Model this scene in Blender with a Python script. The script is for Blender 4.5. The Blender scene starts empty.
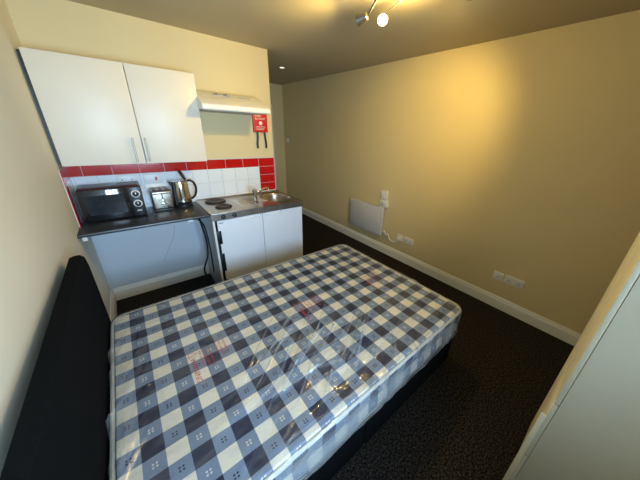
import bpy, bmesh, math, random
from mathutils import Vector, Matrix
random.seed(7)
sc = bpy.context.scene
COL = sc.collection
PI = math.pi

# ------------------------------------------------------------------ room numbers (metres; x right along kitchen wall, y into it, z up)
W, H, E = 3.045, 2.458, 1.807
YN, YF = -3.78, 2.05

# ------------------------------------------------------------------ materials
def _mat(name):
    m = bpy.data.materials.new(name); m.use_nodes = True
    nt = m.node_tree; nt.nodes.clear()
    out = nt.nodes.new('ShaderNodeOutputMaterial')
    return m, nt, out

def mat(name, col, rough=.5, metal=0., spec=.5, var=.06, vscale=6., bump=0., bscale=80., coat=0., emit=None, estr=0.):
    m, nt, out = _mat(name)
    b = nt.nodes.new('ShaderNodeBsdfPrincipled')
    tc = nt.nodes.new('ShaderNodeTexCoord')
    n = nt.nodes.new('ShaderNodeTexNoise'); n.inputs['Scale'].default_value = vscale; n.inputs['Detail'].default_value = 3
    nt.links.new(tc.outputs['Object'], n.inputs['Vector'])
    r = nt.nodes.new('ShaderNodeValToRGB')
    r.color_ramp.elements[0].position = .3; r.color_ramp.elements[1].position = .7
    r.color_ramp.elements[0].color = tuple(max(0, c*(1-var)) for c in col)+(1,)
    r.color_ramp.elements[1].color = tuple(min(1, c*(1+var)) for c in col)+(1,)
    nt.links.new(n.outputs['Fac'], r.inputs['Fac']); nt.links.new(r.outputs['Color'], b.inputs['Base Color'])
    b.inputs['Roughness'].default_value = rough; b.inputs['Metallic'].default_value = metal
    b.inputs['Specular IOR Level'].default_value = spec; b.inputs['Coat Weight'].default_value = coat
    b.inputs['Coat Roughness'].default_value = .08
    if emit: b.inputs['Emission Color'].default_value = tuple(emit)+(1,); b.inputs['Emission Strength'].default_value = estr
    if bump:
        n2 = nt.nodes.new('ShaderNodeTexNoise'); n2.inputs['Scale'].default_value = bscale; n2.inputs['Detail'].default_value = 2
        nt.links.new(tc.outputs['Object'], n2.inputs['Vector'])
        bp = nt.nodes.new('ShaderNodeBump'); bp.inputs['Strength'].default_value = bump; bp.inputs['Distance'].default_value = .004
        nt.links.new(n2.outputs['Fac'], bp.inputs['Height']); nt.links.new(bp.outputs['Normal'], b.inputs['Normal'])
    nt.links.new(b.outputs['BSDF'], out.inputs['Surface'])
    return m

M = {}
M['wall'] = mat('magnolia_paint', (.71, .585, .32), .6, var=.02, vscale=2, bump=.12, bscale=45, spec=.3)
M['wall2'] = mat('daylit_magnolia_paint', (.84, .80, .66), .6, var=.02, vscale=2, bump=.12, bscale=45, spec=.3)  # wall paint made paler, daylight on the left wall put into the colour
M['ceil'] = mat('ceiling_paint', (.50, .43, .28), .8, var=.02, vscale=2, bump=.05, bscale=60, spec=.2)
M['niche'] = mat('daylit_white_paint', (.56, .60, .63), .6, var=.02, vscale=2, bump=.05)  # white paint tinted blue-grey to carry the daylight under the worktop
M['trim'] = mat('white_gloss', (.86, .84, .76), .35, var=.02)
M['cream'] = mat('cream_lacquer', (.80, .78, .72), .35, var=.02, coat=.2)
M['wardrobe'] = mat('shaded_white_board', (.46, .42, .31), .55, var=.02, vscale=3)  # white board darkened, the shade on the side is in the colour
M['gloss'] = mat('gloss_white_door', (.77, .69, .55), .42, var=.01)
M['unit'] = mat('white_unit_door', (.80, .82, .86), .35, var=.01)
M['plastic'] = mat('white_plastic', (.80, .79, .75), .4, var=.02)
M['grey'] = mat('grey_plastic', (.42, .42, .42), .5, var=.04)
M['heat'] = mat('heater_grey', (.60, .60, .60), .45, var=.02)
M['steel'] = mat('steel', (.44, .40, .35), .28, metal=1, var=.05, vscale=40, bump=.03, bscale=200)
M['dsteel'] = mat('worn_steel', (.30, .28, .26), .38, metal=.9, var=.15, vscale=15)
M['chrome'] = mat('chrome', (.75, .74, .72), .12, metal=1, var=.02)
M['fixture'] = mat('dull_nickel', (.22, .20, .17), .35, metal=.8, var=.05)
M['zinc'] = mat('zinc_frame', (.50, .52, .54), .45, metal=.6, var=.12, vscale=12)
M['black'] = mat('black_plastic', (.012, .012, .013), .35, var=.1)
M['blackg'] = mat('black_glass', (.010, .010, .012), .08, var=.1, coat=.5)
M['lam'] = mat('dark_laminate', (.030, .031, .034), .32, var=.35, vscale=30)
M['fab'] = mat('black_fabric', (.005, .006, .007), .9, var=.2, vscale=60, bump=.3, bscale=350, spec=.06)
M['hob'] = mat('hotplate_iron', (.045, .032, .026), .55, var=.35, vscale=25, metal=.3)
M['satin'] = mat('satin_steel', (.40, .38, .35), .35, metal=1, var=.03)
M['red'] = mat('red_case', (.62, .02, .015), .35, var=.05)
M['redt'] = mat('red_tile', (.52, .008, .008), .12, var=.10, vscale=3, coat=.4)
M['whitet'] = mat('white_tile', (.82, .84, .84), .12, var=.02, vscale=3, coat=.4)
M['grout'] = mat('grout', (.62, .58, .55), .8, var=.06, vscale=40)
M['ink'] = mat('red_ink', (.62, .05, .06), .6, var=.25, vscale=90)
def _thin_ink():
    nt = M['ink'].node_tree; out = [n for n in nt.nodes if n.type == 'OUTPUT_MATERIAL'][0]; b = [n for n in nt.nodes if n.type == 'BSDF_PRINCIPLED'][0]
    tr = nt.nodes.new('ShaderNodeBsdfTransparent'); mx = nt.nodes.new('ShaderNodeMixShader'); mx.inputs[0].default_value = .5
    nt.links.new(tr.outputs[0], mx.inputs[1]); nt.links.new(b.outputs[0], mx.inputs[2]); nt.links.new(mx.outputs[0], out.inputs[0])
_thin_ink()
M['white_ink'] = mat('white_ink', (.85, .80, .70), .6, var=.05)
M['pipe'] = mat('piping_tape', (.72, .71, .66), .6, var=.05)
M['rocker'] = mat('red_rocker', (.5, .02, .02), .3)
M['bulb'] = mat('lit_bulb', (1, .9, .7), .3, emit=(1, .80, .42), estr=60)
M['led'] = mat('lit_led', (1, .95, .8), .3, emit=(1, .93, .75), estr=2.2)
M['cablew'] = mat('white_cable', (.75, .74, .70), .5)

def carpet():
    m, nt, out = _mat('charcoal_carpet')
    b = nt.nodes.new('ShaderNodeBsdfPrincipled'); tc = nt.nodes.new('ShaderNodeTexCoord')
    n = nt.nodes.new('ShaderNodeTexNoise'); n.inputs['Scale'].default_value = 95; n.inputs['Detail'].default_value = 5; n.inputs['Roughness'].default_value = .8
    n3 = nt.nodes.new('ShaderNodeTexNoise'); n3.inputs['Scale'].default_value = 4
    nt.links.new(tc.outputs['Object'], n.inputs['Vector']); nt.links.new(tc.outputs['Object'], n3.inputs['Vector'])
    r = nt.nodes.new('ShaderNodeValToRGB')
    r.color_ramp.elements[0].position = .46; r.color_ramp.elements[0].color = (.007, .0065, .006, 1)
    r.color_ramp.elements[1].position = .64; r.color_ramp.elements[1].color = (.098, .086, .078, 1)
    nt.links.new(n.outputs['Fac'], r.inputs['Fac']); nt.links.new(r.outputs['Color'], b.inputs['Base Color'])
    b.inputs['Roughness'].default_value = 1; b.inputs['Specular IOR Level'].default_value = .05
    bp = nt.nodes.new('ShaderNodeBump'); bp.inputs['Strength'].default_value = .8; bp.inputs['Distance'].default_value = .01
    nt.links.new(n.outputs['Fac'], bp.inputs['Height']); nt.links.new(bp.outputs['Normal'], b.inputs['Normal'])
    nt.links.new(b.outputs['BSDF'], out.inputs['Surface'])
    return m
M['carpet'] = carpet()

def gingham():
    """navy / blue / cream check in UV metres, with small four-dot motifs in the blue squares"""
    m, nt, out = _mat('gingham_ticking')
    N = nt.nodes.new; L = nt.links.new
    def math_(op, a, b=None, c=None):
        n = N('ShaderNodeMath'); n.operation = op
        for i, v in enumerate((a, b, c)):
            if v is None: continue
            if isinstance(v, (int, float)): n.inputs[i].default_value = v
            else: L(v, n.inputs[i])
        return n.outputs[0]
    uv = N('ShaderNodeUVMap'); uv.uv_map = 'UVMap'
    sep = N('ShaderNodeSeparateXYZ'); L(uv.outputs['UV'], sep.inputs[0])
    PER = .1405
    X = math_('ADD', math_('DIVIDE', math_('SUBTRACT', sep.outputs[0], .223), PER), 40.25)
    Y = math_('ADD', math_('DIVIDE', math_('SUBTRACT', sep.outputs[1], -2.018), PER), 40.25)
    sx = math_('LESS_THAN', math_('FRACT', X), .5); sy = math_('LESS_THAN', math_('FRACT', Y), .5)
    navy = math_('MULTIPLY', sx, sy); s = math_('ADD', sx, sy)
    anyb = math_('GREATER_THAN', s, .5)
    # motif: position inside the half-cell
    hx = math_('SUBTRACT', math_('FRACT', math_('MULTIPLY', X, 2)), .5)
    hy = math_('SUBTRACT', math_('FRACT', math_('MULTIPLY', Y, 2)), .5)
    # rotate 45 and four dots
    ax = math_('SUBTRACT', math_('ABSOLUTE', hx), .085); ay = math_('SUBTRACT', math_('ABSOLUTE', hy), .085)
    d = math_('SQRT', math_('ADD', math_('MULTIPLY', ax, ax), math_('MULTIPLY', ay, ay)))
    dot = math_('LESS_THAN', d, .055)
    blue = math_('SUBTRACT', anyb, navy)
    dotb = math_('MULTIPLY', dot, blue)
    def mix(f, a, b):
        n = N('ShaderNodeMix'); n.data_type = 'RGBA'; L(f, n.inputs[0])
        for i, v in ((6, a), (7, b)):
            if isinstance(v, tuple): n.inputs[i].default_value = v+(1,)
            else: L(v, n.inputs[i])
        return n.outputs[2]
    tc = N('ShaderNodeTexCoord')
    no = N('ShaderNodeTexNoise'); no.inputs['Scale'].default_value = 260; no.inputs['Detail'].default_value = 2
    L(tc.outputs['Object'], no.inputs['Vector'])
    c = mix(anyb, (.86, .82, .72), (.215, .285, .42))
    c = mix(navy, c, (.020, .028, .072))
    # dark dots in navy-row blue squares, light dots in the others
    dk = math_('MULTIPLY', dotb, sy); lt = math_('MULTIPLY', dotb, sx)
    c = mix(dk, c, (.03, .04, .08)); c = mix(lt, c, (.72, .72, .70))
    hsv = N('ShaderNodeHueSaturation'); L(c, hsv.inputs['Color'])
    mr = N('ShaderNodeMapRange'); mr.inputs['To Min'].default_value = .8; mr.inputs['To Max'].default_value = 1.2
    L(no.outputs['Fac'], mr.inputs['Value']); L(mr.outputs[0], hsv.inputs['Value'])
    b = N('ShaderNodeBsdfPrincipled'); L(hsv.outputs['Color'], b.inputs['Base Color']); b.inputs['Roughness'].default_value = .8
    b.inputs['Specular IOR Level'].default_value = .2
    L(b.outputs['BSDF'], out.inputs['Surface'])
    return m
M['gingham'] = gingham()

def film():
    m, nt, out = _mat('clear_plastic_film')
    N = nt.nodes.new; L = nt.links.new
    tc = N('ShaderNodeTexCoord')
    mp = N('ShaderNodeMapping'); mp.inputs['Scale'].default_value = (5, 14, 9); mp.inputs['Rotation'].default_value = (0, 0, .5)
    L(tc.outputs['Object'], mp.inputs['Vector'])
    n = N('ShaderNodeTexNoise'); n.inputs['Scale'].default_value = 1.6; n.inputs['Detail'].default_value = 4; n.inputs['Distortion'].default_value = .6
    L(mp.outputs[0], n.inputs['Vector'])
    bp = N('ShaderNodeBump'); bp.inputs['Strength'].default_value = .28; bp.inputs['Distance'].default_value = .02
    L(n.outputs['Fac'], bp.inputs['Height'])
    tr = N('ShaderNodeBsdfTransparent'); tr.inputs[0].default_value = (.97, .98, .98, 1)
    gl = N('ShaderNodeBsdfGlossy'); gl.inputs['Roughness'].default_value = .19; L(bp.outputs[0], gl.inputs['Normal'])
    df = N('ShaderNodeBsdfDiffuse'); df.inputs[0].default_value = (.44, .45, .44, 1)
    lw = N('ShaderNodeLayerWeight'); lw.inputs['Blend'].default_value = .28; L(bp.outputs[0], lw.inputs['Normal'])
    mr = N('ShaderNodeMapRange'); mr.inputs['To Min'].default_value = .048; mr.inputs['To Max'].default_value = .40
    L(lw.outputs['Fresnel'], mr.inputs['Value'])
    m1 = N('ShaderNodeMixShader'); L(mr.outputs[0], m1.inputs[0]); L(tr.outputs[0], m1.inputs[1]); L(gl.outputs[0], m1.inputs[2])
    ramp = N('ShaderNodeValToRGB'); ramp.color_ramp.elements[0].position = .45; ramp.color_ramp.elements[1].position = .85
    ramp.color_ramp.elements[0].color = (.015, .015, .015, 1); ramp.color_ramp.elements[1].color = (.22, .22, .22, 1)
    L(n.outputs['Fac'], ramp.inputs[0])
    at = N('ShaderNodeAttribute'); at.attribute_name = 'milk_light'
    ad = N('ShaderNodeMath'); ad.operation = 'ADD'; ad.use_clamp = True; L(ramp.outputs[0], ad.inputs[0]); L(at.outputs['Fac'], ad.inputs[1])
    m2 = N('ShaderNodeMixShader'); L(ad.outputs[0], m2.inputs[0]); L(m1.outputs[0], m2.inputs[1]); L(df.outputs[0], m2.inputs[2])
    L(m2.outputs[0], out.inputs['Surface'])
    return m
M['film'] = film()

def glass():
    m, nt, out = _mat('window_glass')
    tr = nt.nodes.new('ShaderNodeBsdfTransparent'); gl = nt.nodes.new('ShaderNodeBsdfGlossy'); gl.inputs['Roughness'].default_value = .02
    mx = nt.nodes.new('ShaderNodeMixShader'); mx.inputs[0].default_value = .06
    nt.links.new(tr.outputs[0], mx.inputs[1]); nt.links.new(gl.outputs[0], mx.inputs[2]); nt.links.new(mx.outputs[0], out.inputs['Surface'])
    return m
M['glass'] = glass()

# ------------------------------------------------------------------ mesh helpers
def box(bm, x0, x1, y0, y1, z0, z1, bev=0., mi=0, seg=2):
    vs = [bm.verts.new((x, y, z)) for z in (z0, z1) for y in (y0, y1) for x in (x0, x1)]
    fs = [bm.faces.new([vs[i] for i in f]) for f in ((0, 2, 3, 1), (4, 5, 7, 6), (0, 1, 5, 4), (2, 6, 7, 3), (0, 4, 6, 2), (1, 3, 7, 5))]
    for f in fs: f.material_index = mi
    if bev > 0:
        es = list({e for f in fs for e in f.edges})
        r = bmesh.ops.bevel(bm, geom=es, offset=bev, segments=seg, affect='EDGES', profile=.5)
        for f in r['faces']: f.material_index = mi
    return vs

def lathe(bm, prof, c=(0, 0, 0), n=32, axis='z', mi=0, cap=True):
    """prof: list of (r, h)"""
    rings = []
    for r, h in prof:
        ring = []
        for i in range(n):
            a = 2*PI*i/n; u, v = r*math.cos(a), r*math.sin(a)
            p = {'z': (u, v, h), 'y': (u, h, v), 'x': (h, u, v)}[axis]
            ring.append(bm.verts.new((c[0]+p[0], c[1]+p[1], c[2]+p[2])))
        rings.append(ring)
    for a, b in zip(rings, rings[1:]):
        for i in range(n):
            f = bm.faces.new((a[i], a[(i+1) % n], b[(i+1) % n], b[i])); f.material_index = mi
    if cap:
        for ring, rev in ((rings[0], True), (rings[-1], False)):
            f = bm.faces.new(ring[::-1] if rev else ring); f.material_index = mi

def tube(bm, pts, r, n=10, mi=0, flat=None):
    """swept round (or elliptical: flat=(ru,rv)) bar through pts"""
    pts = [Vector(p) for p in pts]; rings = []
    up = Vector((0, 0, 1)); prev = None
    for i, p in enumerate(pts):
        t = (pts[min(i+1, len(pts)-1)]-pts[max(i-1, 0)]).normalized()
        if prev is None:
            ref = up if abs(t.z) < .95 else Vector((1, 0, 0))
            a = t.cross(ref).normalized()
        else:
            a = (prev-t*prev.dot(t)).normalized()
        prev = a; b = t.cross(a)
        ru, rv = flat if flat else (r, r)
        rings.append([bm.verts.new(p+a*ru*math.cos(2*PI*k/n)+b*rv*math.sin(2*PI*k/n)) for k in range(n)])
    for A, B in zip(rings, rings[1:]):
        for k in range(n):
            f = bm.faces.new((A[k], A[(k+1) % n], B[(k+1) % n], B[k])); f.material_index = mi
    bm.faces.new(rings[0][::-1]); bm.faces.new(rings[-1])

def smoothpath(pts, n=8):
    """Catmull-Rom through pts"""
    P = [Vector(p) for p in pts]; P = [P[0]]+P+[P[-1]]; out = []
    for i in range(1, len(P)-2):
        for k in range(n):
            t = k/n
            out.append(.5*((2*P[i])+(P[i+1]-P[i-1])*t+(2*P[i-1]-5*P[i]+4*P[i+1]-P[i+2])*t*t+(3*P[i]-P[i-1]-3*P[i+1]+P[i+2])*t**3))
    out.append(P[-2]); return out

def prism(bm, prof, x0, x1, axis='x', bev=0, mi=0):
    """extrude a closed 2D profile [(y,z)] along x (or [(x,z)] along y, [(x,y)] along z)"""
    def P(a, u, v): return {'x': (a, u, v), 'y': (u, a, v), 'z': (u, v, a)}[axis]
    A = [bm.verts.new(P(x0, u, v)) for u, v in prof]; B = [bm.verts.new(P(x1, u, v)) for u, v in prof]
    n = len(prof); fs = [bm.faces.new(A), bm.faces.new(B[::-1])]
    for i in range(n): fs.append(bm.faces.new((A[i], B[i], B[(i+1) % n], A[(i+1) % n])))
    for f in fs: f.material_index = mi
    if bev:
        bmesh.ops.bevel(bm, geom=list({e for f in fs for e in f.edges}), offset=bev, segments=2, affect='EDGES')

def obj(name, bm, m, parent=None, smooth=True, origin=None):
    me = bpy.data.meshes.new(name)
    bmesh.ops.recalc_face_normals(bm, faces=bm.faces)
    for f in bm.faces: f.smooth = smooth
    if parent is not None:
        o0 = parent['_o']; off = Vector(o0)
    else:
        off = Vector(origin) if origin else Vector((0, 0, 0))
    bm.transform(Matrix.Translation(-off))
    bm.to_mesh(me); bm.free()
    for x in (m if isinstance(m, (list, tuple)) else [m]): me.materials.append(x)
    if smooth:
        try: me.set_sharp_from_angle(angle=math.radians(38))
        except Exception: pass
    o = bpy.data.objects.new(name, me); COL.objects.link(o)
    if parent is not None:
        o.parent = parent
        o['_o'] = parent['_o']
    elif origin: o.location = off; o['_o'] = tuple(off)
    else: o['_o'] = (0., 0., 0.)
    return o

def tag(o, label, cat, group=None):
    o['label'] = label; o['category'] = cat
    if group: o['group'] = group
    return o

def thing(name, label, cat, loc, group=None):
    o = bpy.data.objects.new(name, None); o.empty_display_size = .05
    COL.objects.link(o); o.location = loc; o['_o'] = tuple(float(v) for v in loc)
    return tag(o, label, cat, group)

def struct(name, bm, m, smooth=False, parent=None):
    o = obj(name, bm, m, parent, smooth=smooth)
    if parent is None: o['kind'] = 'structure'
    return o

def B(*boxes):
    bm = bmesh.new()
    for b in boxes: box(bm, *b)
    return bm

def text_mesh(s, size):
    cu = bpy.data.curves.new('t', 'FONT'); cu.body = s; cu.size = size; cu.align_x = 'LEFT'; cu.extrude = .0002
    cu.resolution_u = 2
    ob = bpy.data.objects.new('t', cu); COL.objects.link(ob)
    dg = bpy.context.evaluated_depsgraph_get()
    me = bpy.data.meshes.new_from_object(ob.evaluated_get(dg))
    bm = bmesh.new(); bm.from_mesh(me)
    bpy.data.objects.remove(ob); bpy.data.curves.remove(cu); bpy.data.meshes.remove(me)
    return bm

def add_text(bm, s, size, mtx):
    t = text_mesh(s, size); t.transform(mtx)
    me = bpy.data.meshes.new('tmp'); t.to_mesh(me); t.free(); bm.from_mesh(me); bpy.data.meshes.remove(me)

# ------------------------------------------------------------------ the room
struct('floor', B((-.1, W+.1, YN-.1, YF+.1, -.06, 0)), M['carpet'])
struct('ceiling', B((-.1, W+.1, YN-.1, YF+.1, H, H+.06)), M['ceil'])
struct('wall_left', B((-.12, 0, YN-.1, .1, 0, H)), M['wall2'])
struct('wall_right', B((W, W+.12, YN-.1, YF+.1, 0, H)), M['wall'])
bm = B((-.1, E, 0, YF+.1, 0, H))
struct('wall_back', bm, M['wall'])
bm = bmesh.new()   # wall below the worktop, a hair proud, its bluish daylight put into the colour
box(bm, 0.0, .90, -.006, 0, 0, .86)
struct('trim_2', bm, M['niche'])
# far end of the passage with a door in it
struct('wall_far', B((E, W, YF, YF+.1, 0, H)), M['wall'])
d = struct('door_1', B((E+.12, 2.72, YF-.035, YF+.002, .01, 2.02)), M['trim'])
bm = B((2.72, 2.79, YF-.05, YF+.002, 0, 2.09), (E+.05, E+.12, YF-.05, YF+.002, 0, 2.09), (E+.12, 2.72, YF-.05, YF+.002, 2.02, 2.09))
struct('door_frame', bm, M['trim'], parent=d)
bm = bmesh.new(); tube(bm, [(2.64, YF-.035, 1.0), (2.64, YF-.09, 1.0), (2.54, YF-.09, 1.0)], .009)
obj('door_handle', bm, M['chrome'], d)

# near wall with a window opening
wx0, wx1, wz0, wz1 = .10, 1.00, .90, 1.95
struct('wall_near', B((-.1, wx0, YN-.12, YN, 0, H), (wx1, W+.1, YN-.12, YN, 0, H), (wx0, wx1, YN-.12, YN, 0, wz0), (wx0, wx1, YN-.12, YN, wz1, H)), M['wall'])
bm = bmesh.new()
for a in ((wx0, wx0+.06), (wx1-.06, wx1), ((wx0+wx1)/2-.03, (wx0+wx1)/2+.03)): box(bm, a[0], a[1], YN-.09, YN-.03, wz0, wz1)
box(bm, wx0+.06, wx1-.06, YN-.09, YN-.03, wz0, wz0+.06); box(bm, wx0+.06, wx1-.06, YN-.09, YN-.03, wz1-.06, wz1)
wn = struct('window_1', bm, M['trim'])
obj('window_glass', B((wx0+.05, wx1-.05, YN-.064, YN-.058, wz0+.05, wz1-.05)), M['glass'], wn, smooth=False)
obj('window_sill', B((wx0-.06, wx1+.06, YN-.03, YN+.10, wz0-.035, wz0)), M['trim'], wn, smooth=False)

# baseboards with a moulded top
def skirt(name, pts_axis, a0, a1, wall, sgn):
    prof = [(0, 0), (.018, 0), (.018, .095), (.013, .105), (.013, .112), (.007, .129), (0, .131)]
    bm = bmesh.new()
    if pts_axis == 'y':   # runs along y on a wall at x=wall
        prism(bm, [(wall+sgn*u, v) for u, v in prof], a0, a1, axis='y')
    else:
        prism(bm, [(wall+sgn*u, v) for u, v in prof], a0, a1, axis='x')
    struct(name, bm, M['trim'])
skirt('baseboard_right', 'y', YN, YF, W, -1)
skirt('baseboard_left', 'y', YN, -.0065, 0, 1)
skirt('baseboard_back', 'x', .019, .872, -.0065, -1)
skirt('baseboard_near', 'x', .019, W-.019, YN, 1)
bm = bmesh.new(); prism(bm, [(YF, 0), (YF-.018, 0), (YF-.018, .11), (YF-.007, .13), (YF, .131)], 2.79, W-.019, axis='x'); struct('baseboard_far', bm, M['trim'])

# ------------------------------------------------------------------ tiling
def tiles():
    bm = bmesh.new(); g = .0018
    zr = 1.227; t = .008
    box(bm, 0.0, E, -.0045, 0, .86, 1.335, mi=2)
    xs = [0, .083]+[.083+.1902*k for k in range(1, 10)]; xs[-1] = E-.004
    for a, b in zip(xs, xs[1:]): box(bm, a+g, b-g, -t, 0, zr+g, zr+.1-g, .0012, 0, 1)
    for k in range(1, 4): box(bm, xs[-2]+g, xs[-1]-g, -t, 0, zr-.1*k+g, zr-.1*(k-1)-g, .0012, 0, 1)
    x = xs[-2]
    while x > .005:
        x2 = max(x-.144, 0)
        for z0, z1 in ((zr-.144, zr), (zr-.288, zr-.144), (.865, zr-.288)): box(bm, x2+g, x-g, -t, 0, z0+g, z1-g, .0012, 1, 1)
        x = x2
    struct('trim_1', bm, [M['redt'], M['whitet'], M['grout']])
    bm = bmesh.new(); y0 = -.352
    box(bm, 0, .0045, y0, -.0085, .87, 1.335, mi=2)
    box(bm, 0, t, y0+.1+g, -.0085, zr+g, zr+.1-g, .0012, 0, 1)
    for k in range(-1, 4): box(bm, 0, t, y0+g, y0+.1-g, max(.893, zr-.1*k+g), zr-.1*(k-1)-g if k >= 0 else zr+.1-g, .0012, 0, 1) if k >= 0 else None
    box(bm, 0, t, y0+g, y0+.1-g, zr-.1*3-.034, zr-.3-g, .0012, 0, 1)
    y = y0+.1
    while y < -.01:
        y2 = min(y+.144, -.0085)
        for z0, z1 in ((zr-.144, zr), (zr-.288, zr-.144), (.893, zr-.288)): box(bm, 0, t, y+g, y2-g, z0+g, z1-g, .0012, 1, 1)
        y = y2
    struct('trim_3', bm, [M['redt'], M['whitet'], M['grout']])
tiles()

# ------------------------------------------------------------------ wall cabinet
def wall_cabinet():
    x0, x1, xm, z0, z1, d = .023, .974, .512, 1.351, 2.072, -.32
    t = thing('wall_cabinet', 'white gloss two-door kitchen wall cabinet above the microwave', 'cabinet', ((x0+x1)/2, 0, z0))
    bm = B((x0, x0+.016, -.298, -.009, z0, z1), (x1-.016, x1, -.298, -.009, z0, z1), (x0+.016, x1-.016, -.298, -.009, z0, z0+.016),
           (x0+.016, x1-.016, -.298, -.009, z1-.016, z1), (x0+.016, x1-.016, -.016, -.009, z0+.016, z1-.016), (x0+.016, x1-.016, -.28, -.016, 1.70, 1.716))
    obj('carcass', bm, M['cream'], t, smooth=False)
    obj('gap_shade_strip', B((.0015, x0-.002, -.25, -.009, z0+.004, z1-.004)), M['black'], t, smooth=False)  # black strip put in to stand for the shade in the gap
    for a, b, hx in ((x0, xm-.002, .454), (xm+.002, x1, .5365)):
        dr = obj('door', B((a, b, d, d+.018, z0, z1, .0025)), M['gloss'], t)
        bm = bmesh.new()
        tube(bm, [(hx, d-.028, 1.365), (hx, d-.028, 1.555)], .006, 12)
        for z in (1.388, 1.532): tube(bm, [(hx, d-.028, z), (hx, d+.001, z)], .0045, 10)
        obj('handle', bm, M['satin'], dr)
wall_cabinet()

# ------------------------------------------------------------------ cooker hood
def hood():
    x0, x1 = .965, 1.572
    t = thing('cooker_hood', 'cream slim cooker hood with sloping front above the hotplates', 'cooker hood', ((x0+x1)/2, 0, 1.80))
    bm = bmesh.new()
    prism(bm, [(-.0005, 1.800), (-.0005, 1.975), (-.12, 1.972), (-.445, 1.856), (-.475, 1.838), (-.482, 1.818), (-.478, 1.800), (-.455, 1.793), (-.44, 1.80)], x0, x1, bev=.004)
    obj('canopy', bm, M['cream'], t)
    # slot and slider panel lying on the slope: slope from (-.12,1.972) to (-.445,1.856)
    def S(y): return 1.972+(-.12-y)/(.325)*(-.116)
    def slot(x0, x1, ya, yb, h):
        bm = bmesh.new(); prism(bm, [(ya, S(ya)-.002), (ya, S(ya)+h), (yb, S(yb)+h), (yb, S(yb)-.002)], x0, x1); return bm
    obj('control_panel', slot(1.13, 1.29, -.225, -.195, .004), M['grey'], t, smooth=False)
    obj('slider_switch', slot(1.15, 1.18, -.217, -.203, .012), M['black'], t, smooth=False)
    obj('slider_switch', slot(1.23, 1.26, -.217, -.203, .012), M['black'], t, smooth=False)
    obj('vent_slot', slot(1.12, 1.47, -.250, -.238, .0025), M['grey'], t, smooth=False)
    obj('grease_filter', B((x0+.03, x1-.03, -.43, -.03, 1.792, 1.801)), M['grey'], t, smooth=False)
hood()

# ------------------------------------------------------------------ fire blanket
def fire_blanket():
    x0, x1, z0, z1 = 1.570, 1.738, 1.618, 1.838
    t = thing('fire_blanket', 'red fire blanket case with two black pull straps on wall', 'fire blanket', ((x0+x1)/2, 0, z0))
    obj('case', B((x0, x1, -.036, -.0005, z0, z1, .008, 0, 3)), M['red'], t)
    bm = bmesh.new()
    R = Matrix.Rotation(PI/2, 4, 'X')
    for s, sz, z in (('FIRE', .040, 1.782), ('BLANKET', .029, 1.752)):
        add_text(bm, s, sz, Matrix.Translation((x0+.022, -.0363, z)) @ R)
    for i, z in enumerate((1.675, 1.660, 1.645)): box(bm, x0+.025, x1-.03-.01*i, -.0364, -.0355, z, z+.004)
    lathe(bm, [(.021, -.0366), (.021, -.0355)], (1.654, 0, 1.715), 20, 'y')
    obj('lettering', bm, M['white_ink'], t, smooth=False)
    for x, w in ((1.612, -.006), (1.700, .012)):
        bm = bmesh.new()
        tube(bm, smoothpath([(x, -.02, z0+.002), (x+.002, -.022, 1.57), (x+w, -.018, 1.49), (x+w*.8, -.02, 1.44)]), 0, 8, flat=(.0025, .0125))
        obj('strap', bm, M['black'], t)
fire_blanket()

# ------------------------------------------------------------------ worktop slab
def worktop():
    t = thing('kitchen_worktop', 'dark grey laminate worktop under the microwave, toaster and kettle', 'worktop', (.4, -.3, .85))
    bm = bmesh.new()
    prism(bm, [(-.0085, .876), (-.0085, .900), (-.555, .900), (-.562, .898), (-.565, .889), (-.563, .879), (-.558, .876)], .0005, .862)
    obj('slab', bm, M['lam'], t)
    obj('support_batten', B((.0185, .044, -.545, -.03, .845, .876)), M['trim'], t, smooth=False)
worktop()

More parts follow.
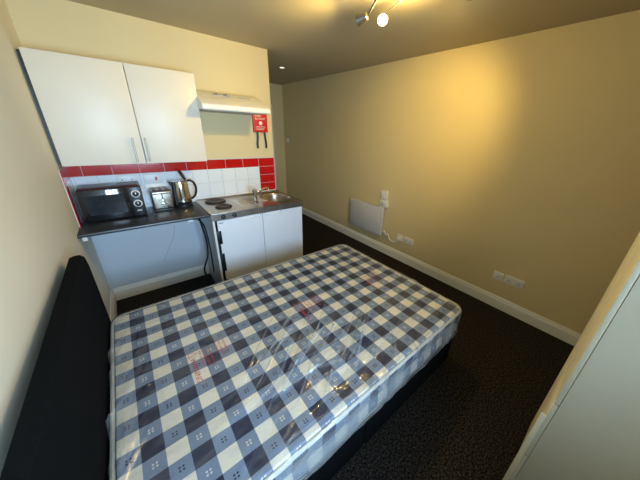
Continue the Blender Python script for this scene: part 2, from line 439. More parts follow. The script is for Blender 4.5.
# ------------------------------------------------------------------ mini kitchen
def mini_kitchen():
    x0, x1, y0, zt = .866, 1.840, -.60, .902
    t = thing('kitchenette_unit', 'white two-door kitchenette unit with steel sink and hotplate top', 'kitchen unit', (1.3, -.3, 0))
    bx = .874
    bm = B((bx, bx+.022, -.575, -.012, .0, .840), (x1-.018, x1, -.575, -.012, 0, .840), (bx+.022, x1-.018, -.575, -.012, .07, .088),
           (bx+.022, x1-.018, -.028, -.012, .088, .840), (bx+.022, x1-.018, -.535, -.52, 0, .07))
    obj('carcass', bm, M['zinc'], t, smooth=False)
    # steel top with a sunk oval bowl
    bm = bmesh.new()
    cx, cy, rx, ry = 1.650, -.30, .158, .190
    n = 48
    def sup(a, r1, r2, e): c, s = math.cos(a), math.sin(a); return (cx+r1*math.copysign(abs(c)**e, c), cy+r2*math.copysign(abs(s)**e, s))
    def outer(a):
        c, s = math.cos(a), math.sin(a); X0, X1, Y0, Y1 = 1.42, x1, y0, -.0095
        k = 1e9
        if c > 1e-9: k = min(k, (X1-cx)/c)
        if c < -1e-9: k = min(k, (X0-cx)/c)
        if s > 1e-9: k = min(k, (Y1-cy)/s)
        if s < -1e-9: k = min(k, (Y0-cy)/s)
        return (cx+k*c, cy+k*s)
    angs = sorted([2*PI*i/n for i in range(n)]+[math.atan2(Y-cy, X-cx) % (2*PI) for X in (1.42, x1) for Y in (y0, -.0095)])
    rings = [[bm.verts.new((*outer(a), zt)) for a in angs]]
    for (f, z) in ((1.06, zt), (1.02, zt+.003), (1.0, zt-.002), (.97, zt-.02), (.90, zt-.115), (.82, zt-.135), (.2, zt-.142)):
        rings.append([bm.verts.new((*sup(a, rx*f, ry*f, .75), z)) for a in angs])
    m_ = len(angs)
    for A, C in zip(rings, rings[1:]):
        for i in range(m_): bm.faces.new((A[i], A[(i+1) % m_], C[(i+1) % m_], C[i]))
    bm.faces.new(rings[-1])
    # rest of the sheet, its front apron and the sides
    v = [bm.verts.new(p) for p in ((x0, y0, zt), (1.42, y0, zt), (1.42, -.0095, zt), (x0, -.0095, zt))]; bm.faces.new(v)
    box(bm, x0, x1, y0, y0+.004, .842, zt-.0005); box(bm, x0, x0+.003, y0+.004, -.0095, .842, zt-.0005); box(bm, x1-.003, x1, y0+.004, -.0095, .842, zt-.0005)
    box(bm, x0, x1, -.014, -.0095, zt-.0005, zt+.016)
    # raised rim and draining ribs
    box(bm, x0, x0+.012, y0, -.014, zt, zt+.004, .0015); box(bm, x0, x1, y0, y0+.012, zt, zt+.004, .0015)
    for k in range(6):
        y = -.16-.05*k; box(bm, 1.19, 1.41, y-.006, y+.006, zt-.0005, zt+.0035, .0012)
    obj('steel_top', bm, M['steel'], t)
    obj('edge_trim', B((x0-.001, x1+.001, y0-.003, y0, .842, .901)), M['dsteel'], t, smooth=False)
    for c, r in (((1.03, -.150), .098), ((1.045, -.385), .074)):
        bm = bmesh.new(); z = zt
        lathe(bm, [(r+.006, z), (r+.006, z+.004), (r, z+.005), (r, z+.012), (r-.006, z+.016), (r*.62, z+.016), (r*.58, z+.0145), (r*.25, z+.0145), (r*.2, z+.012), (.002, z+.012)], (c[0], c[1], 0), 40)
        obj('hotplate', bm, M['hob'], t)
    bm = bmesh.new(); bx_, by_ = 1.385, -.36
    lathe(bm, [(.028, zt), (.028, zt+.006), (.023, zt+.010), (.022, zt+.105), (.025, zt+.108), (.025, zt+.135), (.018, zt+.14)], (bx_, by_, 0), 24)
    tube(bm, smoothpath([(bx_+.01, by_, zt+.075), (bx_+.06, by_+.01, zt+.105), (bx_+.13, by_+.03, zt+.130), (bx_+.17, by_+.04, zt+.128), (bx_+.18, by_+.043, zt+.105)]), .009)
    tp = obj('tap', bm, M['chrome'], t)
    bm = bmesh.new(); tube(bm, smoothpath([(bx_, by_, zt+.138), (bx_-.01, by_-.03, zt+.150), (bx_-.015, by_-.06, zt+.156)]), .006)
    obj('tap_lever', bm, M['chrome'], tp)
    for x in (.972, 1.075):
        bm = bmesh.new(); lathe(bm, [(.021, y0-.002), (.020, y0-.012), (.016, y0-.024), (.012, y0-.026)], (x, 0, .872), 20, 'y')
        obj('control_knob', bm, M['black'], t)
    # doors with finger recesses at the top
    for a, b, ga, gb in ((.912, 1.352, 1.16, 1.335), (1.357, 1.832, 1.40, 1.57)):
        bm = bmesh.new()
        box(bm, a, ga, y0, y0+.018, .075, .836); box(bm, gb, b, y0, y0+.018, .075, .836); box(bm, ga, gb, y0, y0+.018, .075, .812)
        box(bm, ga, gb, y0+.012, y0+.018, .812, .836)
        dr = obj('door', bm, M['unit'], t, smooth=False)
        bm = bmesh.new(); box(bm, ga, gb, y0-.004, y0+.004, .806, .813, .0015)
        obj('grip_lip', bm, M['plastic'], dr)
    bm = bmesh.new()
    box(bm, .874, .891, y0+.002, y0+.022, 0.02, .840)
    obj('front_post', bm, M['plastic'], t, smooth=False)
    bm = bmesh.new()
    for z0, z1 in ((.60, .735), (.30, .495), (.06, .20)): box(bm, .893, .934, y0-.006, y0+.004, z0, z1, .002)
    for z0, z1 in ((.495, .60), (.20, .30)): box(bm, .893, .914, y0-.004, y0+.004, z0, z1, .001)
    obj('hinge_strip', bm, M['black'], t)
    obj('badge', B((.925, .965, y0-.0015, y0, .806, .818)), M['grey'], t, smooth=False)
mini_kitchen()

# ------------------------------------------------------------------ microwave
def microwave():
    x0, x1, y0, y1, z0, z1 = .036, .430, -.290, -.030, .902, 1.152
    t = thing('microwave', 'black microwave oven with two dials at left end of worktop', 'microwave', ((x0+x1)/2, (y0+y1)/2, .889))
    obj('body', B((x0, x1, y0, y1, z0, z1, .006)), M['black'], t)
    xd = x1-.092
    dr = obj('door', B((x0+.001, xd, y0-.022, y0-.001, z0+.002, z1-.002, .004)), M['blackg'], t)
    w = obj('door_window', B((x0+.04, xd-.03, y0-.0235, y0-.021, z0+.05, z1-.045)), mat('dark_mesh_glass', (.022, .028, .034), .12, var=.2, vscale=30), dr, smooth=False)
    w['label'] = 'dark see-through window'
    cp = obj('control_panel', B((xd+.002, x1-.001, y0-.022, y0-.001, z0+.002, z1-.002, .004)), M['black'], t)
    for z in (1.095, 1.012):
        bm = bmesh.new(); lathe(bm, [(.030, y0-.0222), (.030, y0-.027), (.026, y0-.030)], (x1-.045, 0, z), 28, 'y', mi=0)
        lathe(bm, [(.023, y0-.030), (.021, y0-.046), (.018, y0-.048)], (x1-.045, 0, z), 28, 'y', mi=1)
        box(bm, x1-.0475, x1-.0425, y0-.050, y0-.046, z-.002, z+.019, mi=0)
        obj('dial', bm, [M['plastic'], M['black']], t)
    obj('badge', B((x1-.062, x1-.03, y0-.0225, y0-.0215, .945, .955)), M['grey'], cp, smooth=False)
    for x in (x0+.04, x1-.04):
        for y in (y0+.03, y1-.03):
            bm = bmesh.new(); lathe(bm, [(.012, .889), (.014, z0+.002)], (x, y, 0), 12); obj('foot', bm, M['black'], t)
    return t
_r = microwave(); _r.location.z += .0112

# ------------------------------------------------------------------ toaster (end on)
def toaster():
    x0, x1, y0, y1, z0, z1 = .488, .650, -.225, -.022, .889, 1.078
    t = thing('toaster', 'stainless steel toaster with front lever between microwave and kettle', 'toaster', ((x0+x1)/2, -.15, .889))
    obj('base', B((x0+.002, x1-.002, y0+.002, y1, z0, z0+.018, .004)), M['black'], t)
    bm = bmesh.new(); box(bm, x0, x1, y0, y1, z0+.018, z1, .014, 0, 4)
    obj('body', bm, mat('brushed_steel', (.36, .32, .26), .32, metal=1, var=.12, vscale=30), t)
    obj('top_panel', B((x0+.02, x1-.02, y0+.012, y1-.01, z1-.0005, z1+.003, .001)), M['black'], t)
    for x in (x0+.058, x1-.058): obj('bread_slot', B((x-.014, x+.014, y0+.04, y1-.03, z1+.003, z1+.0045)), M['grey'], t, smooth=False)
    xc = (x0+x1)/2
    obj('lever_slot', B((xc-.005, xc+.005, y0-.0012, y0+.001, .955, 1.055)), M['black'], t, smooth=False)
    bm = bmesh.new(); box(bm, xc-.024, xc+.024, y0-.026, y0-.001, .957, .974, .005); box(bm, xc-.012, xc+.012, y0-.012, y0-.001, .974, 1.0, .004)
    obj('lever', bm, M['chrome'], t)
    bm = bmesh.new(); lathe(bm, [(.014, y0), (.013, y0-.012), (.010, y0-.014)], (xc+.035, 0, .928), 20, 'y'); obj('browning_dial', bm, M['black'], t)
    obj('rim', B((x0+.012, x1-.012, y0-.0008, y0+.001, 1.046, 1.061)), M['chrome'], t, smooth=False)
    return t
_r = toaster(); _r.location.z += .0112

# ------------------------------------------------------------------ kettle
def kettle():
    c = (.762, -.165, 0)
    t = thing('kettle', 'stainless steel kettle with black handle and open lid', 'kettle', (c[0]-.02, c[1], .889))
    c = (.738, -.135, 0)
    bm = bmesh.new(); lathe(bm, [(.078, .889), (.080, .893), (.078, .912), (.074, .916)], c, 36); obj('power_base', bm, M['black'], t)
    bm = bmesh.new(); lathe(bm, [(.073, .9165), (.077, .922), (.078, .945)], c, 36); obj('bottom_band', bm, M['black'], t)
    bm = bmesh.new(); lathe(bm, [(.0765, .945), (.0762, .98), (.073, 1.06), (.069, 1.125), (.067, 1.140), (.055, 1.143)], c, 40); obj('body', bm, M['chrome'], t)
    # side water gauge
    bm = bmesh.new()
    for k in range(7):
        pass
    tube(bm, [(c[0]-.060, c[1]-.043, .92), (c[0]-.060, c[1]-.043, 1.0), (c[0]-.058, c[1]-.041, 1.06), (c[0]-.056, c[1]-.040, 1.142)], 0, 12, flat=(.020, .020))
    obj('water_gauge', bm, M['black'], t)
    # spout at the left
    bm = bmesh.new()
    prism(bm, [(c[0]-.060, 1.07), (c[0]-.060, 1.138), (c[0]-.098, 1.148), (c[0]-.088, 1.12)], c[1]-.02, c[1]+.02, axis='y', bev=.004); obj('spout', bm, M['black'], t)
    # handle: a D at the right
    bm = bmesh.new()
    tube(bm, smoothpath([(c[0]+.056, c[1], 1.132), (c[0]+.088, c[1], 1.140), (c[0]+.120, c[1]-.005, 1.115), (c[0]+.132, c[1]-.008, 1.06), (c[0]+.120, c[1]-.006, 1.0), (c[0]+.095, c[1], .965), (c[0]+.072, c[1], .955)]), 0, 12, flat=(.0135, .0105))
    obj('handle', bm, M['black'], t)
    # lid hinged open, standing up at the handle side
    bm = bmesh.new(); lathe(bm, [(.050, 0), (.052, .004), (.048, .014), (.03, .018), (.004, .018)], (0, 0, 0), 30)
    bm.transform(Matrix.Translation((c[0]+.030, c[1]+.015, 1.190)) @ Matrix.Rotation(math.radians(64), 4, Vector((.25, 1, 0)).normalized()))
    obj('lid', bm, M['black'], t)
    return t
_r = kettle(); _r.location.z += .0112

# ------------------------------------------------------------------ wall sockets
def socket(axis, wall, a0, a1, z0, z1, label, sgn=-1, rocker='plastic', gangs=2, group=None):
    """face plate on a wall: axis 'x' plate lies on wall x=wall spanning y a0..a1; axis 'y' on wall y=wall spanning x"""
    cen = (wall, (a0+a1)/2, z0) if axis == 'x' else ((a0+a1)/2, wall, z0)
    t = thing('wall_socket', label, 'socket', cen, group)
    def bx(p0, p1, q0, q1, d0, d1, bev=0):
        bm = bmesh.new(); d0, d1 = sorted((wall+sgn*d0, wall+sgn*d1))
        if axis == 'x': box(bm, d0, d1, p0, p1, q0, q1, bev)
        else: box(bm, p0, p1, d0, d1, q0, q1, bev)
        return bm
    obj('face_plate', bx(a0, a1, z0, z1, .0003, .012, .003), M['plastic'], t)
    w = (a1-a0)/gangs; zz = z1-z0
    for k in range(gangs):
        c = a0+w*(k+.5)
        obj('rocker_switch', bx(c-.006 if gangs == 2 else c-.030, c+.006 if gangs == 2 else c-.018, z0+zz*.62, z0+zz*.86, .0118, .0155, .001), M[rocker], t)
        bm = bmesh.new()
        for p0, p1, q0, q1 in ((c-.004, c+.004, .46, .56), (c-.017, c-.008, .26, .33), (c+.008, c+.017, .26, .33)):
            q = bx(p0, p1, z0+zz*q0, z0+zz*q1, .0115, .0126); me = bpy.data.meshes.new('q'); q.to_mesh(me); q.free(); bm.from_mesh(me); bpy.data.meshes.remove(me)
        obj('pin_holes', bm, M['black'], t, smooth=False)
    return t
socket('x', W, -1.205, -1.122, .296, .379, 'white single socket on right wall just beside the heater plug', gangs=1)
socket('x', W, -1.375, -1.235, .292, .378, 'white double socket on right wall, second from the heater')
socket('x', W, -2.458, -2.372, .312, .396, 'white single socket low on right wall past the bed foot', gangs=1)
socket('x', W, -2.640, -2.474, .312, .400, 'white double socket low on right wall, nearest the wardrobe')
socket('x', 0, -.645, -.56, .265, .350, 'white single socket on left wall beyond the headboard', sgn=1, gangs=1)
socket('y', -.0082, .285, .425, 1.135, 1.220, 'white double socket on tiles behind the microwave top')
socket('y', -.0082, .470, .620, 1.040, 1.125, 'white double socket on tiles just above the toaster')
def cooker_switch():
    t = thing('cooker_switch', 'white wall switch with red rocker on tiles above the toaster', 'switch', (.545, 0, 1.132))
    obj('face_plate', B((.475, .62, -.020, -.0085, 1.132, 1.215, .003)), M['plastic'], t)
    obj('rocker_switch', B((.560, .578, -.0245, -.0195, 1.158, 1.190, .0015)), M['rocker'], t)
cooker_switch()
t = thing('light_switch', 'small white light switch on right wall near passage end', 'switch', (W, 1.9, 1.40))
obj('face_plate', B((W-.011, W-.0003, 1.86, 1.945, 1.40, 1.485, .003)), M['plastic'], t)
obj('rocker_switch', B((W-.0155, W-.0105, 1.895, 1.91, 1.43, 1.455, .001)), M['plastic'], t)

# ------------------------------------------------------------------ cables
def cable(name, label, pts, r, m, n=8, cat='cable'):
    bm = bmesh.new(); tube(bm, smoothpath(pts, n), r, 8); return tag(obj(name, bm, m, origin=pts[-1]), label, cat)
cable('power_cable', 'black cable looping down beside the kitchenette under the worktop', [(.805, -.36, .8755), (.815, -.36, .80), (.838, -.37, .60), (.832, -.36, .42), (.80, -.36, .33), (.775, -.36, .25), (.785, -.36, .17), (.82, -.37, .10), (.835, -.37, .0085)], .009, M['black'])
cable('power_cable', 'thin white cable hanging slanted across the wall under the worktop', [(.635, -.03, .8755), (.625, -.03, .62), (.53, -.03, .42), (.42, -.02, .20), (.395, -.012, .1345)], .0018, M['cablew'])
t = thing('power_plug', 'white plug and adaptor hanging just under the worktop edge', 'plug', (.715, -.48, .84))
obj('plug_body', B((.690, .740, -.51, -.465, .840, .8755, .006)), M['plastic'], t)
bm = bmesh.new(); tube(bm, smoothpath([(.740, -.49, .857), (.785, -.47, .84), (.832, -.44, .74), (.850, -.42, .50), (.848, -.42, .22)]), .007); obj('cord', bm, M['black'], t)

# ------------------------------------------------------------------ panel heater and its control box
def heater():
    y0, y1, z0, z1 = -.862, -.185, .272, .690
    xf = W-.075
    t = thing('panel_heater', 'slim pale grey electric panel heater fixed low on right wall', 'heater', (W, (y0+y1)/2, z0))
    obj('casing', B((xf, W-.028, y0, y1, z0, z1, .010, 0, 3)), M['heat'], t)
    obj('front_panel', B((xf-.006, xf+.002, y0+.045, y1-.02, z0+.02, z1-.03, .003)), M['heat'], t)
    bm = bmesh.new()
    for k in range(14): box(bm, xf+.012, W-.036, y0+.07+.04*k, y0+.095+.04*k, z1-.001, z1+.0012)
    obj('outlet_grille', bm, M['grey'], t, smooth=False)
    for y in (y0+.1, y1-.1): obj('wall_bracket', B((W-.029, W-.0005, y-.02, y+.02, z0+.05, z1-.05)), M['grey'], t, smooth=False)
    bm = bmesh.new(); tube(bm, smoothpath([(W-.05, y0+.02, z0+.04), (W-.03, y0-.03, z0+.075), (W-.03, y0-.07, z0+.03), (W-.03, y0-.10, z0+.06), (W-.03, y0-.13, z0-.0), (W-.03, -1.06, .245), (W-.03, -1.13, .27), (W-.028, -1.155, .312)]), .009)
    obj('cord', bm, M['cablew'], t)
    bm = bmesh.new(); box(bm, W-.052, W-.0135, -1.19, -1.137, .302, .345, .006)
    t2 = tag(obj('heater_plug', bm, M['plastic'], origin=(W-.03, -1.163, .302)), 'white plug in the single socket beside the heater', 'plug')
    # the control standing at the heater's top corner
    t3 = thing('heater_timer', 'white timer control box on wall above the heater corner', 'timer', (W, -.82, .70))
    R = Matrix.Translation((0, -.83, .70)) @ Matrix.Rotation(math.radians(-7), 4, 'X') @ Matrix.Translation((0, .83, -.70))
    bm = B((W-.045, W-.0006, -.905, -.775, .692, .80, .006)); bm.transform(R); obj('timer_body', bm, M['plastic'], t3)
    bm = B((W-.030, W-.0006, -.900, -.780, .804, .925, .006)); bm.transform(R); obj('mounting_plate', bm, M['plastic'], t3)
    bm = bmesh.new(); lathe(bm, [(.032, W-.0445), (.030, W-.055), (.026, W-.057)], (0, -.842, .745), 24, 'x'); bm.transform(R); obj('dial', bm, M['heat'], t3)
heater()

# ------------------------------------------------------------------ bed and mattress
BX0, BX1, BY0, BY1, ZM = .096, 1.990, -2.520, -1.178, .548
def bed():
    t = thing('divan_bed', 'black fabric divan bed base with black headboard on left wall', 'bed', (1.0, (BY0+BY1)/2, 0))
    bm = bmesh.new(); xm = (BX0+BX1)/2
    box(bm, BX0+.01, xm-.003, BY0+.02, BY1-.02, .045, .328, .018, 0, 3); box(bm, xm+.003, BX1-.02, BY0+.02, BY1-.02, .045, .328, .018, 0, 3)
    obj('base', bm, M['fab'], t)
    for x in (BX0+.12, xm-.1, xm+.1, BX1-.13):
        for y in (BY0+.12, BY1-.12):
            bm = bmesh.new(); lathe(bm, [(.022, 0.0), (.026, .006), (.026, .03), (.02, .048)], (x, y, 0), 14); obj('leg', bm, M['black'], t)
    # headboard: padded slab with rounded top corners
    bm = bmesh.new()
    y0, y1, zt, r = BY0-.03, BY1+.048, 1.000, .10
    prof = [(y0, .06), (y1, .06)]
    prof += [(y1, zt-.30), (y1-.004, zt-.16)]
    for k in range(7):
        a = PI/2*k/6; prof.append((y1-.008-r+r*math.cos(a), zt-r+r*math.sin(a)))
    for k in range(7):
        a = PI/2+PI/2*k/6; prof.append((y0+.004+r+r*math.cos(a), zt-r+r*math.sin(a)))
    prof += [(y0, zt-.30)]
    prism(bm, prof, .044, .089, axis='x', bev=.010)
    obj('headboard', bm, M['fab'], t)
    for y in (BY0+.3, BY1-.3): obj('headboard_strut', B((0.0185, .0445, y-.03, y+.03, .0, .7)), M['black'], t, smooth=False)
bed()

def drape(x0, x1, y0, y1, zt, h, r, step, disp=None, milk_light=None, grow=0.):
    """a sheet laid over a box: returns a bmesh with UVs in metres (surface distance) that flow over the edge"""
    bm = bmesh.new(); uvl = bm.loops.layers.uv.new('UVMap')
    ml = bm.verts.layers.float.new('milk_light')
    ext = r*PI/2+(h-r); ix0, ix1, iy0, iy1 = x0+r, x1-r, y0+r, y1-r
    nx = int((ix1-ix0+2*ext)/step); ny = int((iy1-iy0+2*ext)/step)
    V = {}; UV = {}
    for i in range(nx+1):
        for j in range(ny+1):
            a = ix0-ext+(ix1-ix0+2*ext)*i/nx; b = iy0-ext+(iy1-iy0+2*ext)*j/ny
            rc = .05     # plan corner radius
            cx, cy = min(max(a, ix0+rc), ix1-rc), min(max(b, iy0+rc), iy1-rc)
            ox, oy = a-cx, b-cy; l = math.hypot(ox, oy)
            ax, ay = max(ix0-a, a-ix1, 0), max(iy0-b, b-iy1, 0)
            if l < rc or (ax == 0 and ay == 0 and (abs(ox) < 1e-9 or abs(oy) < 1e-9)):
                p = Vector((a, b, zt)); nrm = Vector((0, 0, 1)); drop = 0
            else:
                dx, dy = ox/l, oy/l
                # distance past the (rounded) top boundary
                if abs(ox) > 1e-9 and abs(oy) > 1e-9: s = max(ax, ay, l-rc if (abs(ox) > 0 and abs(oy) > 0 and max(ax, ay) > 0) else l-rc)
                else: s = l-rc
                if abs(ox) > 1e-9 and abs(oy) > 1e-9: s = min(s, max(ax, ay)+.3*min(abs(ox), abs(oy)))
                s = max(s, 0)
                if s <= r*PI/2:
                    t = s/r; off = rc+r*math.sin(t); drop = r*(1-math.cos(t)); nrm = Vector((dx*math.sin(t), dy*math.sin(t), math.cos(t)))
                else:
                    off = rc+r; drop = r+(s-r*PI/2); nrm = Vector((dx, dy, 0))
                if l-rc < s and s <= 0: off = l
                drop = min(drop, h)
                if s <= 0: p = Vector((a, b, zt)); nrm = Vector((0, 0, 1))
                else: p = Vector((cx+dx*off, cy+dy*off, zt-drop))
            if disp: p = p+nrm*disp(a, b, p, drop)
            v = bm.verts.new(p); V[i, j] = v; UV[v] = (a, b)
            if milk_light: v[ml] = milk_light(a, b, p, drop)
    for i in range(nx):
        for j in range(ny):
            f = bm.faces.new((V[i, j], V[i+1, j], V[i+1, j+1], V[i, j+1]))
            for lp in f.loops: lp[uvl].uv = UV[lp.vert]
    return bm

from mathutils import noise as NZ
def mattress():
    t = thing('mattress', 'blue gingham mattress in clear plastic wrapping on the black divan', 'mattress', (1.0, (BY0+BY1)/2, .33))
    x0, x1, y0, y1 = BX0+.012, BX1-.008, BY0+.008, BY1-.008
    def d0(a, b, p, drop):
        q = .004*NZ.noise(Vector((a*6, b*6, 0)))
        if drop > .03: q += .004*math.sin(drop*45)
        return q
    bm = drape(x0, x1, y0, y1, ZM-.006, .205, .016, .03, d0)
    obj('mattress_body', bm, M['gingham'], t)
    # piping round the top edge and the bottom edge
    def loop(z, ins, r):
        pts = []; rc = .07
        for cx, cy, a0 in ((x1-rc, y1-rc, 0), (x0+rc, y1-rc, PI/2), (x0+rc, y0+rc, PI), (x1-rc, y0+rc, 3*PI/2)):
            for k in range(9):
                a = a0+PI/2*k/8; pts.append((cx+(rc-ins)*math.cos(a), cy+(rc-ins)*math.sin(a), z))
        pts.append(pts[0]); bm = bmesh.new(); tube(bm, pts, r, 8); return bm
    obj('piping', loop(ZM-.018, -.001, .0085), M['pipe'], t)
    obj('piping', loop(.343, .004, .007), M['pipe'], t)
    # ---- plastic wrapping
    rnd = random.Random(3)
    cr = []
    def add(n, cx, cy, sx, sy, ang, da, l0, l1, h0, h1, w0=.004, w1=.011):
        for _ in range(n):
            x, y = rnd.gauss(cx, sx), rnd.gauss(cy, sy); a = math.radians(rnd.gauss(ang, da)); L = rnd.uniform(l0, l1)
            cr.append((x, y, math.cos(a), math.sin(a), L, rnd.uniform(w0, w1), rnd.uniform(h0, h1)*rnd.choice((1, 1, -.4))))
    add(34, 1.00, -2.27, .20, .11, 28, 14, .10, .38, .008, .022)     # bunched folds near the middle of the near edge
    add(18, .92, -2.05, .16, .12, 42, 12, .12, .34, .008, .018)
    add(30, 1.05, -2.47, .55, .05, 20, 25, .08, .30, .005, .013)
    add(18, .17, -1.85, .04, .40, 75, 25, .08, .30, .006, .014)      # gathered at the headboard end
    add(14, 1.90, -2.20, .08, .30, 100, 30, .10, .32, .006, .014)    # foot end
    add(26, 1.0, -1.75, .5, .28, 40, 30, .12, .45, .003, .008)
    cr += [(.96, -2.26, math.cos(-.30), math.sin(-.30), .17, .065, .013), (1.00, -2.36, math.cos(-.25), math.sin(-.25), .18, .012, .010), (.95, -2.30, math.cos(-.35), math.sin(-.35), .17, .010, .010),
           (1.02, -2.20, math.cos(-.05), math.sin(-.05), .26, .006, .016), (.80, -2.12, math.cos(.75), math.sin(.75), .16, .010, .020), (.84, -2.2, math.cos(.6), math.sin(.6), .18, .008, .018)]
    def d1(a, b, p, drop):
        q = .0055+.0035*(1+NZ.noise(Vector((a*4.5, b*9, 3))))
        for (x, y, c, s, L, w, h) in cr:
            u = (a-x)*c+(b-y)*s
            if abs(u) > L: continue
            v = -(a-x)*s+(b-y)*c
            if abs(v) > 4*w: continue
            q += h*math.exp(-(v/w)**2)*(1-(u/L)**2)
        if drop > .02:
            q += .012*abs(NZ.noise(Vector((p.x*9, p.y*9, p.z*3))))*min(1, drop/.08)
        return max(q, .003)
    def milk_light(a, b, p, drop):
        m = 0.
        if drop > .02: m += .40*min(1, drop/.05)  # milky sides, also greyed in place of shade
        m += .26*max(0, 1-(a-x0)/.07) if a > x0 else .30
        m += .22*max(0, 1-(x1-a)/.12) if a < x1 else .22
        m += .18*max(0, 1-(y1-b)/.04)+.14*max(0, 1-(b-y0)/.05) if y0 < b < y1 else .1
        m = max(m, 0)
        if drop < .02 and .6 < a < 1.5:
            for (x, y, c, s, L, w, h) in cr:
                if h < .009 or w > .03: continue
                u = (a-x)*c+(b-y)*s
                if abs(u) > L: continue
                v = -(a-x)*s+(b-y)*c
                if abs(v) < 3*w: m += .46*math.exp(-(v/(.55*w))**2)*(1-(u/L)**2)  # reflection streaks painted as whiteness along the creases
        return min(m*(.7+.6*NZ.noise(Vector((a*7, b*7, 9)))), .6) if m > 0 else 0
    bm = drape(x0-.002, x1+.002, y0-.002, y1+.002, ZM-.004, .212, .017, .0075, d1, milk_light)
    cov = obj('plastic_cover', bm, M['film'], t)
    cov['label'] = 'clear crinkled plastic film'
    # red printing on the film: reads along -y, tops of the letters to +x
    R = Matrix(((0, 1, 0, 0), (-1, 0, 0, 0), (0, 0, 1, 0), (0, 0, 0, 1)))
    for (px, py) in ((.425, -1.795), (1.055, -1.775), (1.645, -1.80)):
        z = ZM+.013
        bm = bmesh.new(); add_text(bm, 'WARNING', .034, Matrix.Translation((px-.016, py-.042, z)) @ R); obj('printed_word', bm, M['ink'], cov, smooth=False)
        bm = bmesh.new()
        for f, rev in ((1, 0), (.72, 1)):
            cx_, cy_ = px-.003, py-.016
            v = [bm.verts.new((cx_+(qx-cx_)*f, cy_+(qy-cy_)*f, z)) for qx, qy in ((px-.020, py-.036), (px-.020, py+.006), (px+.022, py-.015))]
            if rev: [bm.faces.new((o[k], o[(k+1) % 3], v[(k+1) % 3], v[k])) for k in range(3)]
            o = v
        obj('printed_triangle', bm, M['ink'], cov, smooth=False)
        for lines, sz, x_, y_ in ((('TO AVOID DANGER', 'OF SUFFOCATION', 'KEEP BAG AWAY'), .0150, px+.070, py-.012), (('FROM BABIES', 'AND CHILDREN', 'NOT A TOY'), .0160, px+.145, py)):
            bm = bmesh.new()
            for k, q in enumerate(lines): add_text(bm, q, sz, Matrix.Translation((x_-.0215*k, y_, z)) @ R)
            obj('printed_lines', bm, M['ink'], cov, smooth=False)
mattress()

# ------------------------------------------------------------------ wardrobe
def wardrobe():
    xc, xo, yf, yb, zt = 1.415, 1.90, -3.064, YN+.085, 1.96
    t = thing('wardrobe', 'tall cream white wardrobe at right by the near wall', 'wardrobe', ((xc+xo)/2, (yf+yb)/2, 0))
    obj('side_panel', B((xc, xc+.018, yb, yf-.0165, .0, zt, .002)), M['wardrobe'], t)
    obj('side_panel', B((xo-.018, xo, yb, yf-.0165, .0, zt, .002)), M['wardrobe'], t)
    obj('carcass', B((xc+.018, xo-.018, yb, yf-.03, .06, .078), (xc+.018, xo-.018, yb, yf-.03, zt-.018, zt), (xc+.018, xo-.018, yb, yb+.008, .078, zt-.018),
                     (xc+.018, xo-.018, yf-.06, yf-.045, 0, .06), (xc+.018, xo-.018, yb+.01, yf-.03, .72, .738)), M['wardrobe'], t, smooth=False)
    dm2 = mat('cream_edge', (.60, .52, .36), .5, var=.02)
    dm = mat('lamplit_cream_front', (.86, .80, .60), .45, var=.02)  # brighter than the board, lamplight on the front put into the colour
    xm = (xc+xo)/2
    def front(a, b, z0, z1, name):
        bm = B((a, b, yf-.016, yf, z0, z1, .003)); bm.normal_update()
        for f in bm.faces: f.material_index = 0 if f.normal.y > .5 else 1
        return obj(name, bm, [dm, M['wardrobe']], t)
    for a, b in ((xc+.002, xm-.0015), (xm+.0015, xo)):
        front(a, b, .735, zt-.002, 'door')
    dw = front(xc+.002, xo, .40, .728, 'drawer')
    dw2 = front(xc+.002, xo, .07, .394, 'drawer')
    bm = bmesh.new(); box(bm, xc+.002, xc+.009, yf-.001, yf+.017, .06, .655, .0015)
    obj('edge_handle', bm, dm2, t)
    t.rotation_euler = (math.radians(1.6), 0, 0)
wardrobe()

# ------------------------------------------------------------------ ceiling lights
def aim(o, target):
    o.rotation_euler = (Vector(target)-o.location).to_track_quat('-Z', 'Y').to_euler()

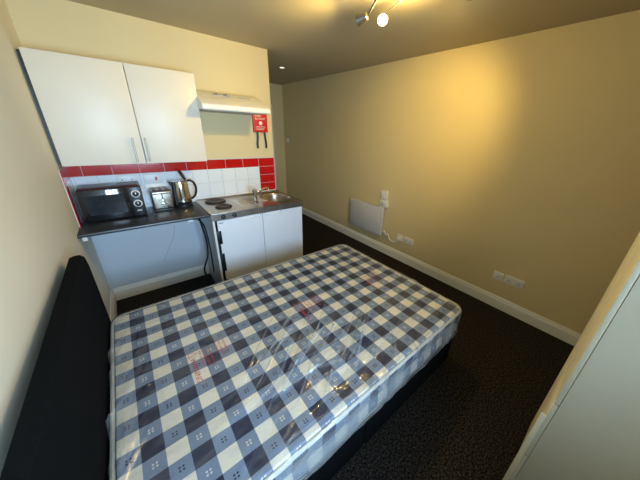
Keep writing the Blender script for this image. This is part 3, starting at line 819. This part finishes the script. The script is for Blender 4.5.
heads = [((1.69, -1.60, 2.33), (1.15, 0, 1.95)), ((1.825, -1.655, 2.352), (1.1, -2.45, 1.55)), ((1.95, -2.16, 2.39), (W, -1.28, 1.70))]
def spotlight():
    t = thing('ceiling_spotlight', 'chrome ceiling spotlight bar with adjustable heads, one glowing', 'ceiling light', (1.85, -1.88, H))
    bm = bmesh.new(); lathe(bm, [(.055, H-.0005), (.055, H-.018), (.045, H-.024)], (1.80, -2.0, 0), 28); obj('ceiling_plate', bm, M['fixture'], t)
    bm = bmesh.new(); tube(bm, [(1.62, -1.84, H-.035), (1.80, -2.0, H-.035), (1.99, -2.17, H-.035)], .010, 12); obj('bar', bm, M['fixture'], t)
    for i, (p, tg) in enumerate(heads):
        P = Vector(p); dr = (Vector(tg)-P).normalized()
        bm = bmesh.new(); lathe(bm, [(.012, .045), (.020, .040), (.026, .02), (.034, -.018), (.036, -.024), (.031, -.024), (.026, -.010), (.006, -.004)], (0, 0, 0), 24, cap=False)
        bm.transform(Matrix.Translation(P) @ dr.to_track_quat('-Z', 'Y').to_matrix().to_4x4())
        h = obj('spotlight_head', bm, M['fixture'], t)
        bm = bmesh.new(); lathe(bm, [(.004, -.004), (.027, -.012), (.030, -.019), (.018, -.0235), (.003, -.025)], (0, 0, 0), 24)
        bm.transform(Matrix.Translation(P) @ dr.to_track_quat('-Z', 'Y').to_matrix().to_4x4())
        obj('bulb', bm, M['bulb'], h)
        bar = (1.64, -1.858, H-.035) if i == 0 else ((1.80, -2.0, H-.035) if i == 1 else (1.97, -2.152, H-.035))
        back = P-dr*.043
        bm = bmesh.new(); tube(bm, smoothpath([bar, (Vector(bar)+back)/2+Vector((0, 0, .01)), back], 6), .006, 10); obj('arm', bm, M['fixture'], t)
spotlight()
t = thing('downlight', 'small lit round downlight recessed in the passage ceiling', 'ceiling light', (2.317, .643, H))
bm = bmesh.new(); lathe(bm, [(.046, H-.0004), (.046, H-.004), (.036, H-.006), (.034, H-.003)], (2.317, .643, 0), 28, cap=False); obj('trim_ring', bm, M['dsteel'], t)
bm = bmesh.new(); lathe(bm, [(.034, H-.0005), (.034, H-.003)], (2.317, .643, 0), 28); obj('lens', bm, M['led'], t)

def lamp(kind, name, loc, tgt, e, col, size=None, blend=1., soft=.03):
    l = bpy.data.lights.new(name, kind); o = bpy.data.objects.new(name, l); COL.objects.link(o); o.location = loc
    l.energy = e; l.color = col
    if kind == 'SPOT': l.spot_size = math.radians(size); l.spot_blend = blend; l.shadow_soft_size = soft
    if kind == 'POINT': l.shadow_soft_size = soft
    if tgt: aim(o, tgt)
    return o
WARM = (1, .71, .22)
for (p, tg), e, sz in zip(heads, (44, 34, 66), (110, 150, 88)):
    P = Vector(p); dr = (Vector(tg)-P).normalized()
    lamp('SPOT', 'spot_lamp', P+dr*.034, tg, e, WARM, sz)
lamp('POINT', 'ceiling_glow_fill', (1.80, -1.78, 2.33), None, 11, WARM, soft=.04)  # extra lamp with no bulb of its own, added for ceiling glow

# daylight through the window behind the camera
l = bpy.data.lights.new('daylight', 'AREA'); l.shape = 'RECTANGLE'; l.size = wx1-wx0; l.size_y = wz1-wz0; l.energy = 67; l.spread = math.radians(115); l.color = (.48, .72, 1.0)
o = bpy.data.objects.new('daylight', l); COL.objects.link(o); o.location = ((wx0+wx1)/2, YN-.16, (wz0+wz1)/2); o.rotation_euler = (PI/2, 0, 0)

w = bpy.data.worlds.new('World'); sc.world = w; w.use_nodes = True
bg = w.node_tree.nodes['Background']; bg.inputs[0].default_value = (.6, .75, 1, 1); bg.inputs[1].default_value = .6

# ------------------------------------------------------------------ camera
cam = bpy.data.cameras.new('camera'); co = bpy.data.objects.new('camera', cam); COL.objects.link(co); sc.camera = co
R_ = Vector((0.75977414, -0.64892314, 0.04052178)); U_ = Vector((0.21145209, 0.30554668, 0.92840144)); F_ = Vector((0.61484247, 0.696807, -0.36936262))
co.matrix_world = Matrix(((R_.x, U_.x, -F_.x, .3663), (R_.y, U_.y, -F_.y, -3.0258), (R_.z, U_.z, -F_.z, 1.6726), (0, 0, 0, 1)))
cam.sensor_width = 36; cam.lens = 36*249.06/640; cam.shift_x = -24.26/640; cam.shift_y = -10.08/640; cam.clip_start = .02

for o in list(bpy.data.objects):
    if '_o' in o: del o['_o']
sc.view_settings.view_transform = 'Standard'
sc.view_settings.exposure = 0
sc.view_settings.look = 'None'
